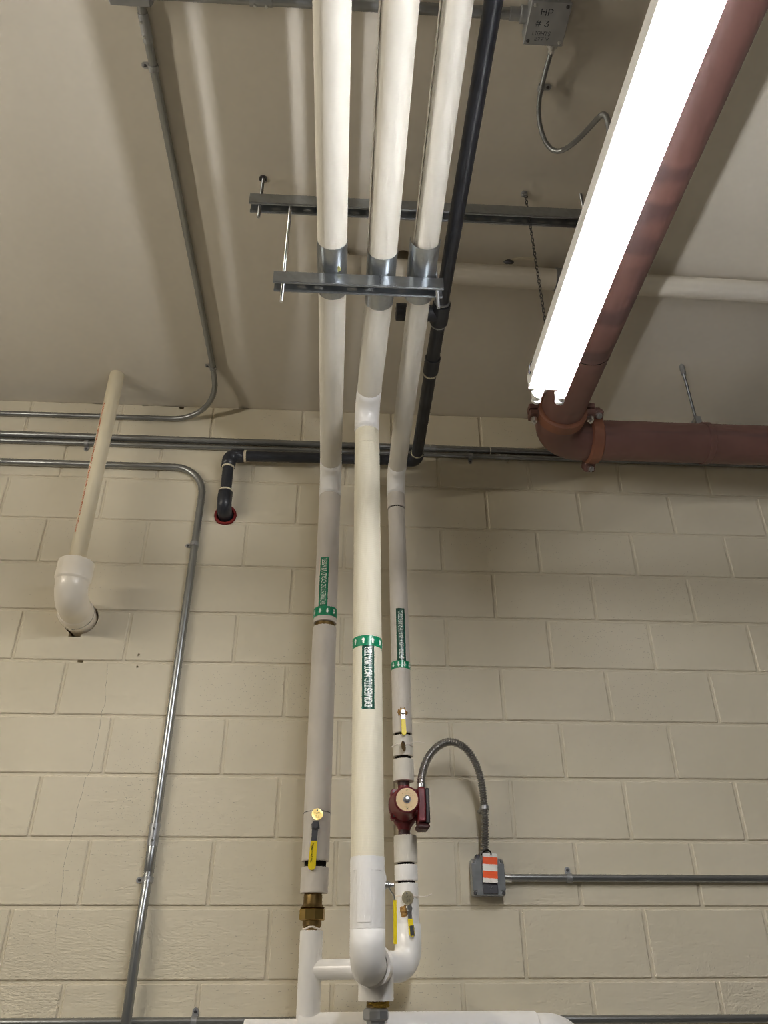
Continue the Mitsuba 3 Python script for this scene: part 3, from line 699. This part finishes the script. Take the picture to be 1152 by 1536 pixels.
t = thing('drain_pipe', 'white plastic pipe running level just below the ceiling, behind the short strut', 'pipe')
put(t + '__pipe', tube([(.175, -.897, 2.172), (3.4, -.83, 2.172)], .0385, 36), 'ceiling_paint')
put(t + '__elbow', tube(fillet([(.245, -.895, 2.172), (.150, -.897, 2.172), (.150, -.897, 2.24)], .045, 8), .0425, 32), 'ceiling_paint', True)
put(t + '__coupling', cyl((.232, -.8955, 2.172), (.345, -.893, 2.172), .0425, 36, .004), 'ceiling_paint')
b = put(t + '__clamp_band', ring((.962, -.8807, 2.172), (1, .02, 0), .0380, .0408, .052, 36), 'die_cast', 30)
put(b + '__screw', cyl((.936, -.905, 2.134), (.956, -.905, 2.130), .0055, 12, .001), 'dark_steel')
hg = put(t + '__hook', tube(spline([(.755, -.936, 2.192), (.775, -.940, 2.197), (.80, -.942, 2.203), (.86, -.938, 2.206)], 20), .0045, 10), 'cream_cement')
put(hg + '__bolt', blob((.762, -.937, 2.189), [.018, .008, .009], 12), 'dark_steel', True)

# ------------------------------------------------------------------ copper coloured main
t = thing('copper_pipe', 'large copper-brown pipe turning along the wall beyond the strip light', 'pipe')
XK, YK, ZK, RK = 1.004, -.391, 1.823, .0795
put(t + '__pipe', tube([(XK, -3.4, ZK), (XK, YK - .165, ZK)], RK, 56), 'copper_brown')
put(t + '__pipe', tube([(XK + .165, YK, ZK), (3.4, YK, ZK)], RK, 56), 'copper_brown')
put(t + '__elbow', tube(fillet([(XK, YK - .175, ZK), (XK, YK, ZK), (XK + .175, YK, ZK)], .120, 20), .0825, 56), 'copper_brown', True)
put(t + '__joint_line', ring((XK, -.905, ZK), (0, 1, 0), .079, .0803, .002, 56), 'ink_black')
def coupling(c, d, ear_dir, bolt_dir):
    """A grooved coupling: two half rings with lugs on both sides, bolted along bolt_dir."""
    c, d, e, bd = V(*c), unit(d), unit(ear_dir), unit(bolt_dir)
    k = put(t + '__coupling', join(*[tube([c - d * .026, c - d * .022, c - d * .019, c + d * .019, c + d * .022, c + d * .026], [.082, .0905, .0945, .0945, .0905, .082], 48)]), 'coupling_rust', 30, label='rust coloured bolted coupling')
    for s in (-1, 1):
        for b in (-1, 1):
            q = c + e * s * .106 + bd * b * .013
            pts = []
            for i in np.ndindex(2, 2, 2):
                i = np.array(i) * 2 - 1
                pts += [q + e * i[0] * .020 + d * i[1] * .017 + bd * i[2] * .0095, q + e * i[0] * .017 + d * i[1] * .021 + bd * i[2] * .0095]
            put(k + '__lug', trimesh.convex.convex_hull(np.array(pts)), 'copper_brown', 20)
        q = c + e * s * .108
        put(k + '__bolt', join(tube([q - bd * .050, q + bd * .030], .0062, 12), tube([q - bd * .042, q - bd * .026], .0125, 6), lathe(q + bd * .022, bd, [(0, .0125), (.006, .012), (.010, .007), (.011, 0)], 14)), 'zinc_bright', 20)
coupling((XK, YK - .168, ZK), (0, 1, 0), (1, 0, .06), (0, -.10, 1))
coupling((XK + .168, YK, ZK), (1, 0, 0), (0, -.80, .60), (0, .60, .80))

t = thing('pipe_hanger', 'ring hanger on a threaded rod holding the copper-brown pipe from the ceiling', 'pipe hanger')
XG = 1.619
rp = put(t + '__hanger_rod', rod((XG, YK, 1.935), (XG, YK, ZC), .0056), 'emt_steel', 40)
put(rp + '__anchor', cyl((XG, YK, ZC - .052), (XG, YK, ZC), .0105, 16, .002), 'die_cast')
put(t + '__ring', ring((XG + .008, YK, ZK), (1, 0, 0), .0800, .0826, .024, 56), 'copper_brown', 30)
put(t + '__swivel', join(box((XG - .012, YK - .020, 1.905), (XG + .012, YK - .014, 1.948), .002), box((XG - .012, YK + .014, 1.905), (XG + .012, YK + .020, 1.948), .002), box((XG - .012, YK - .02, 1.940), (XG + .012, YK + .02, 1.947), .002)), 'die_cast')
put(t + '__nut', nut((XG, YK, 1.932), .013, .014), 'zinc_bright', 20)
strap = np.array([(XG + .008 + .0 * a, YK - .0815 * math.sin(a), ZK + .0815 * math.cos(a)) for a in np.linspace(-.9, .9, 12)])
put(t + '__loop', flat_bar(np.array([(XG, YK - .018, 1.912), (XG + .004, YK - .030, 1.905), (XG + .008, YK - .055, 1.886), (XG + .008, YK - .070, 1.866)]), .003, .022), 'copper_brown', False)

# ------------------------------------------------------------------ electrical conduits
R1, R34 = .0148, .0117
def clip(t, c, d, r, ear, wall):
    """A one-hole conduit strap: d along the conduit, ear the way its foot points, wall the way to the surface."""
    c, d, e, w = V(*c), unit(d), unit(ear), unit(wall)
    k = put(t + '__strap', join(ring(c, d, r - .001, r + .0028, .017, 24)), 'die_cast', 30)
    o = c + e * (r + .011) + w * (r - .003)
    pts = []
    for a in np.linspace(0, 2 * np.pi, 12, endpoint=False):
        q = o + e * (.003 + .0095 * math.cos(a)) + d * .0088 * math.sin(a)
        pts += [q - w * .0012, q + w * .003]
    for s in (-1, 1): pts += [o - e * .012 + d * s * .0088 - w * .0012, o - e * .012 + d * s * .0088 + w * .003]
    put(k + '__foot', trimesh.convex.convex_hull(np.array(pts)), 'die_cast', 30)
    put(k + '__screw', lathe(o + e * .002 - w * .001, -w, [(0, .0050), (.0012, .0048), (.0024, .0030), (.0026, 0)], 14), 'dark_steel', 30)
def coupler(t, a, b, r, d, out):
    """A set screw coupling between a and b with two screws on the side out."""
    a, b, d, out = V(*a), V(*b), unit(d), unit(out)
    k = put(t + '__coupler', cyl(a, b, r, 24, .0015), 'die_cast', 30)
    L = np.linalg.norm(b - a)
    for s in (.25, .75):
        q = a + unit(b - a) * L * s
        put(k + '__screw', cyl(q + out * (r - .003), q + out * (r + .005), .0042, 10, .001), 'zinc_bright', 30)

t = thing('steel_conduit', 'grey conduit along the bare ceiling, bending down onto the top of the wall', 'conduit')
YA = -.0135
ceilA = fillet([(-.3735, -1.725, 2.2225), (-.3740, -.30, 2.2225), (-.374, YA, 2.1500), (-2.6, YA, 2.1470)], [.4, .215], 16)
put(t + '__tube', tube(ceilA, R34, 24), 'emt_steel', True)
clip(t, (-.3735, -1.535, 2.2225), (0, 1, 0), R34, (-1, 0, 0), (0, 0, 1))
clip(t, (-.3738, -.285, 2.2185), (0, 1, 0), R34, (-1, 0, 0), (0, 0, 1))
coupler(t, (-.3735, -1.68, 2.2225), (-.3735, -1.605, 2.2225), .0140, (0, 1, 0), (-.5, 0, -1))

t = thing('steel_conduit', 'thick grey conduit across the whole wall, upper of the touching pair behind the risers', 'conduit')
put(t + '__tube', tube([(-2.6, -.0155, 2.0365), (3.2, -.0155, 2.0255)], R1, 24), 'emt_steel', True)
coupler(t, (.505, -.0155, 2.0305), (.60, -.0155, 2.0305), .0172, (1, 0, 0), (0, -1, 0))
put(t + '__tie', ring((.845, -.0155, 2.021), (1, 0, 0), .0185, .0195, .003, 20), 'zip_tie')
t = thing('steel_conduit', 'thin grey conduit across the whole wall, lower of the touching pair behind the risers', 'conduit')
put(t + '__tube', tube([(-2.6, -.0125, 2.0035), (3.2, -.0125, 1.9925)], R34, 24), 'emt_steel', True)
coupler(t, (.87, -.0125, 1.9970), (.93, -.0125, 1.9968), .0140, (1, 0, 0), (0, -1, 0))
clip(t, (-.9317, -.0125, 2.0003), (1, 0, 0), R34, (0, 0, -1), (0, 1, 0))
clip(t, (.755, -.0125, 1.9972), (1, 0, 0), R34, (0, 0, -1), (0, 1, 0))

t = thing('steel_conduit', 'grey conduit that bends from level to upright, between drain elbow and cold water pipe', 'conduit')
XV, YV = -.4075, -.0165
pth = fillet([(-2.6, YV, 1.8905), (XV + .003, YV, 1.8865), (-.400, YV, .30), (-.398, -.0425, .13), (-.3965, -.0425, -1.3)], [.135, .5, .5], 14)
put(t + '__tube', tube(pth, .0150, 24), 'emt_steel', True)
put(t + '__dent', blob((-.6105, YV - .002, 1.903), [.03, .010, .0022], 3), 'cream_cement', True, label='chipped paint mark')
clip(t, (-.4045, YV, 1.5105), (0, 0, 1), .0150, (-1, 0, 0), (0, 1, 0))
clip(t, (-.400, YV, .2805), (0, 0, 1), .0158, (-1, 0, 0), (0, 1, 0))
coupler(t, (-.4012, YV, .450), (-.4008, YV, .380), .0176, (0, 0, 1), (.15, -1, 0))
put(t + '__sleeve', tube([(-.4008, YV, .382), (-.4000, YV, .300)], .0162, 24), 'emt_steel', True)

t = thing('steel_conduit', 'grey conduit low across the wall, passing behind the thick white header pipe', 'conduit')
put(t + '__tube', tube([(-2.6, -.0125, -.0985), (3.2, -.0125, -.1045)], R34, 24), 'emt_steel', True)
clip(t, (-.205, -.0125, -.1005), (1, 0, 0), R34, (0, 0, 1), (0, 1, 0))

t = thing('steel_conduit', 'grey conduit from the wall junction box, running level past the copper-brown pipe', 'conduit')
labels[t]['label'] = 'grey conduit running level from the wall junction box with the striped tag'
put(t + '__tube', tube([(.758, -.0165, .2890), (3.2, -.0125, .2878)], R34, 24), 'emt_steel', True)
put(t + '__connector', lathe((.7545, -.0165, .2890), (1, 0, 0), [(0, .017), (.008, .017), (.009, .0142), (.030, .0142), (.031, .012)], 24), 'zinc_bright', 30)
clip(t, (.979, -.0165, .2888), (1, 0, 0), R34, (0, 0, 1), (0, 1, 0))

t = thing('steel_conduit', 'thick grey conduit across the ceiling above the pipes, ending in the marked junction box', 'conduit')
put(t + '__tube', tube([(-.42, -1.730, 2.2185), (.64, -1.7345, 2.2185)], R1, 24), 'emt_steel', True)
coupler(t, (-.085, -1.7312, 2.2185), (-.025, -1.7313, 2.2185), .0172, (1, 0, 0), (0, .45, -1))
put(t + '__connector', lathe((.605, -1.7345, 2.2185), (1, 0, 0), [(0, .015), (.001, .0172), (.028, .0172), (.030, .022), (.046, .022), (.047, .015)], 24), 'die_cast', 30)
t = thing('conduit_body', 'grey metal conduit fitting on the ceiling where two conduits meet', 'conduit fitting')
put(t + '__body', box((-.45, -1.758, 2.190), (-.335, -1.706, ZC), .008), 'die_cast', 30)
put(t + '__cover', box((-.445, -1.754, 2.1865), (-.34, -1.710, 2.191), .002), 'die_cast', 30)

# ------------------------------------------------------------------ junction boxes and cables
t = thing('junction_box', 'square grey ceiling junction box marked HP 3 LIGHTS in marker pen', 'junction box')
X0, X1, Y0, Y1 = .651, .757, -1.787, -1.678
put(t + '__body', box((X0, Y0, 2.184), (X1, Y1, ZC), .004), 'die_cast', 30)
cv = put(t + '__cover', box((X0 - .001, Y0 - .001, 2.1795), (X1 + .001, Y1 + .001, 2.1845), .002), 'die_cast', 30)
for x in (X0 + .010, X1 - .010):
    for y in (Y0 + .010, Y1 - .010): put(cv + '__screw', lathe((x, y, 2.1798), (0, 0, -1), [(0, .0048), (.002, .0045), (.003, .002), (.003, 0)], 12), 'zinc_bright' if (x < .7) == (y < -1.73) else 'dark_steel', 30)
for s, h, x, y, w in (('HP', .017, .678, -1.7615, .034), ('# 3', .015, .671, -1.7335, .037), ('LIGHTS', .011, .668, -1.7085, .050), ('277 V', .008, .676, -1.6945, .040)):
    m = meshkit.text_mesh(s, h, .0003, False); q = np.array(m.vertices); q[:, 0] *= w / q[:, 0].max()
    m.vertices = np.stack([x + q[:, 0], y - q[:, 1] + h * .5, 2.1794 - q[:, 2]], 1)
    put(cv + '__lettering', m, 'ink_dark', False)
put(t + '__connector', lathe((.737, Y1, 2.205), (0, 1, 0), [(0, .012), (.006, .0135), (.016, .0135), (.020, .010), (.030, .0095)], 20), 'zinc_bright', 30)
t = thing('steel_conduit', 'short grey conduit leaving the marked ceiling box towards the room', 'conduit')
put(t + '__tube', tube([(.715, -1.79, 2.212), (.715, -3.6, 2.212)], R34, 24), 'emt_steel', True)
put(t + '__connector', lathe((.715, -1.787, 2.212), (0, -1, 0), [(0, .016), (.007, .016), (.008, .0140), (.030, .0140), (.031, .0118)], 20), 'zinc_bright', 30)

def ribbed(P, r, pitch, amp, n=16):
    P = np.asarray(P); s = np.r_[0, np.cumsum(np.linalg.norm(np.diff(P, axis=0), axis=1))]
    k = int(s[-1] / pitch * 6); u = np.linspace(0, s[-1], k)
    Q = np.stack([np.interp(u, s, P[:, i]) for i in range(3)], 1)
    return tube(Q, r + amp * np.array([-1, .2, 1, 1, .2, -1])[np.arange(k) % 6], n)
t = thing('flexible_cable', 'thin armoured cable looping from the marked ceiling box down to the strip light', 'cable')
cb = spline([(.737, -1.660, 2.205), (.7368, -1.60, 2.212), (.7368, -1.5417, 2.215), (.7377, -1.493, 2.19), (.7527, -1.4553, 2.12), (.7771, -1.4585, 2.05), (.80, -1.5344, 1.97), (.815, -1.636, 1.90), (.8168, -1.690, 1.85), (.809, -1.716, 1.77), (.787, -1.740, 1.66), (.768, -1.75, 1.472)], 400)
put(t + '__armour', ribbed(cb, .0066, .0042, .0006, 12), 'emt_steel', True)
clip(t, (.7368, -1.5417, 2.2200), (0, 1, 0), .0075, (1, 0, 0), (0, 0, 1))

t = thing('junction_box', 'square grey wall junction box with a screwed cover and an orange striped tag', 'junction box')
put(t + '__body', box((.650, -.047, .234), (.757, 0, .343), .004), 'die_cast', 30)
pl = rounded_plate(.107, .109, .006, .006)
C = mani(pl)
for sx in (-1, 1):
    for sz in (-1, 1): C = C - m3.Manifold.cube([.018, .018, .02], True).translate([sx * .0475, sz * .0485, .008])
cov = unmani(C); q = np.array(cov.vertices); cov.vertices = np.stack([.7035 + q[:, 0], -.0465 - q[:, 2], .2885 + q[:, 1]], 1)
cv = put(t + '__cover', cov, 'grey_cover', False)
for sx in (-1, 1):
    for sz in (-1, 1):
        put(cv + '__screw', lathe((.7035 + sx * .0465, -.0465, .2885 + sz * .0475), (0, -1, 0), [(0, .0055), (.0035, .0052), (.0055, .003), (.0055, 0)], 14), 'dark_steel' if sz < 0 else 'zinc_bright', 30)
put(cv + '__plate', box((.6815, -.0562, .2385), (.731, -.0520, .338), .0015), 'dark_steel', 30)
for dx, dz in ((-.004, .003), (.004, .003), (0, -.004)): put(cv + '__hole_rim', cyl((.7075 + dx, -.0560, .2555 + dz), (.7075 + dx, -.0575, .2555 + dz), .0018, 10), 'zinc_bright')
put(t + '__bracket', box((.668, -.030, .340), (.690, -.004, .358), .003), 'dark_steel', 30)
t = thing('striped_tag', 'white tag with two orange stripes hanging on the wall junction box', 'tag')
tw, th_ = .049, .088
RT = turn(3.5, [0, 1, 0]); 
def tagp(z0, z1, y=0, d=.0011):
    m = box((-tw / 2, -d, z0), (tw / 2, 0, z1), 0); m.apply_transform(RT); m.apply_translation([.7105, -.0635 + y, .3580]); return m
put(t + '__card', tagp(-th_, 0), 'tag_white', False)
put(t + '__stripe', tagp(-.033, -.0115, -.0009, .0006), 'tag_orange', False)
put(t + '__stripe', tagp(-.0745, -.0535, -.0009, .0006), 'tag_orange', False)
m = cyl((.002, -.0008, -.083), (.002, -.0026, -.083), .0016, 10); m.apply_transform(RT); m.apply_translation([.7105, -.0635, .3580])
put(t + '__eyelet', m, 'dark_steel')
put(t + '__tie', tube(spline([(.714, -.066, .354), (.709, -.070, .364), (.699, -.064, .368), (.690, -.056, .362), (.684, -.052, .354)], 24), .0022, 8), 'ink_black', True)

t = thing('flexible_conduit', 'ribbed flexible steel conduit arching from the red pump to the wall junction box', 'conduit')
fl = spline([(.4775, -.192, .535), (.4765, -.190, .5581), (.4908, -.1739, .6127), (.5236, -.1578, .6649), (.5773, -.1417, .6986), (.6321, -.1256, .6874), (.6711, -.1094, .6422), (.6926, -.0933, .5796), (.6996, -.0772, .5113), (.7018, -.0611, .4399), (.6966, -.0455, .3660), (.696, -.0400, .345)], 300)
put(t + '__armour', ribbed(fl, .0116, .0084, .0021, 18), 'flex_steel', 40)
put(t + '__connector', lathe((.4775, -.192, .527), (0, 0, 1), [(0, .013), (.010, .013), (.012, .0150), (.022, .0150), (.023, .0125)], 18), 'zinc_bright', 30)
put(t + '__connector', lathe((.696, -.040, .341), (0, 0, 1), [(0, .017), (.008, .017), (.010, .0150), (.024, .0150), (.025, .0125)], 18), 'die_cast', 30)
bx = np.array([.7010, -.0740, .497])
put(t + '__strap', join(ring(bx, (0, .1, 1), .0125, .0150, .012, 20), box(bx + V(-.012, .010, -.006), bx + V(.012, .075, .006), .002)), 'die_cast', 30)

# ------------------------------------------------------------------ the circulator pump
t = thing('circulator_pump', 'dark red circulator pump with a tan round plate, fitted in the recirculation pipe', 'pump')
px, pz, py = .4235, .4895, -.130
put(t + '__volute', join(lathe((px, py + .030, pz), (0, -1, 0), [(0, 0), (0, .040), (.010, .050), (.052, .052), (.056, .0535), (.070, .0535), (.071, .047)], 40),
                         lathe((px, py, pz - .02), (0, 0, -1), [(0, .040), (.030, .034), (.045, .022), (.055, .0185), (.072, .0185)], 30),
                         lathe((px, py, pz + .02), (0, 0, 1), [(0, .034), (.024, .024), (.034, .0195), (.062, .0195)], 30)), 'pump_red', 30)
put(t + '__neck', tube([(px - .0005, py, pz - .090), (px, py, pz - .052)], .0192, 28), 'pump_iron')
put(t + '__neck', tube([(px, py, pz + .066), (px - .001, py, pz + .084)], .0200, 28), 'pump_iron')
for a in (45, 135, 225, 315):
    bx_, bz_ = px + .050 * math.cos(math.radians(a)), pz + .050 * math.sin(math.radians(a))
    lug = put(t + '__flange_lug', cyl((bx_, py - .012, bz_), (bx_, py - .044, bz_), .0125, 18, .002), 'pump_red')
    put(lug + '__bolt', cyl((bx_, py - .042, bz_), (bx_, py - .050, bz_), .0055, 6), 'dark_steel')
put(t + '__motor', lathe((px - .001, py - .040, pz), (0, -1, 0), [(0, .0505), (.012, .0500), (.030, .0445), (.072, .0425), (.082, .0400), (.086, .0360), (.086, 0)], 48), 'pump_red', 30)
put(t + '__name_plate', lathe((px - .001, py - .1255, pz), (0, -1, 0), [(0, .0), (0, .0345), (.0015, .0345), (.0016, 0)], 44), 'pump_plate', 30, label='round tan plate')
put(t + '__plug_rim', ring((px - .001, py - .1285, pz), (0, 1, 0), .0090, .0115, .003, 28), 'dark_steel', 30)
put(t + '__shaft_plug', join(lathe((px - .001, py - .127, pz), (0, -1, 0), [(0, .0092), (.004, .0088), (.0048, .006), (.0048, 0)], 24)), 'zinc_bright', 30)
for s, h, y0, w in (('V', .006, .0235, .005), ('-- --- ---- --', .0030, .0160, .036), ('--- --      -- ---', .0030, .0095, .050), ('------ -----', .0030, -.0215, .032), ('X', .0060, -.0305, .009)):
    m = meshkit.text_mesh(s, h, .0004, False); q = np.array(m.vertices); q[:, 0] = (q[:, 0] / q[:, 0].max() - .5) * w
    m.vertices = np.stack([px - .001 + q[:, 0], py - .1271 - q[:, 2], pz + y0 + q[:, 1]], 1)
    put(t + '__lettering', m, 'ink_black', False)
# terminal box on its side
put(t + '__terminal_box', box((.4585, py - .110, pz - .062), (.4835, py - .018, pz + .041), .004), 'pump_red', 30)
put(t + '__terminal_cover', box((.4835, py - .108, pz - .066), (.4965, py - .016, pz + .040), .003), 'black_paint', 30, label='black terminal cover')
put(t + '__terminal_foot', box((.4545, py - .104, pz - .083), (.4965, py - .030, pz - .064), .007), 'pump_iron', 30)
put(t + '__bridge', box((.44, py - .10, pz - .035), (.462, py - .03, pz + .030), .004), 'pump_red', 30)
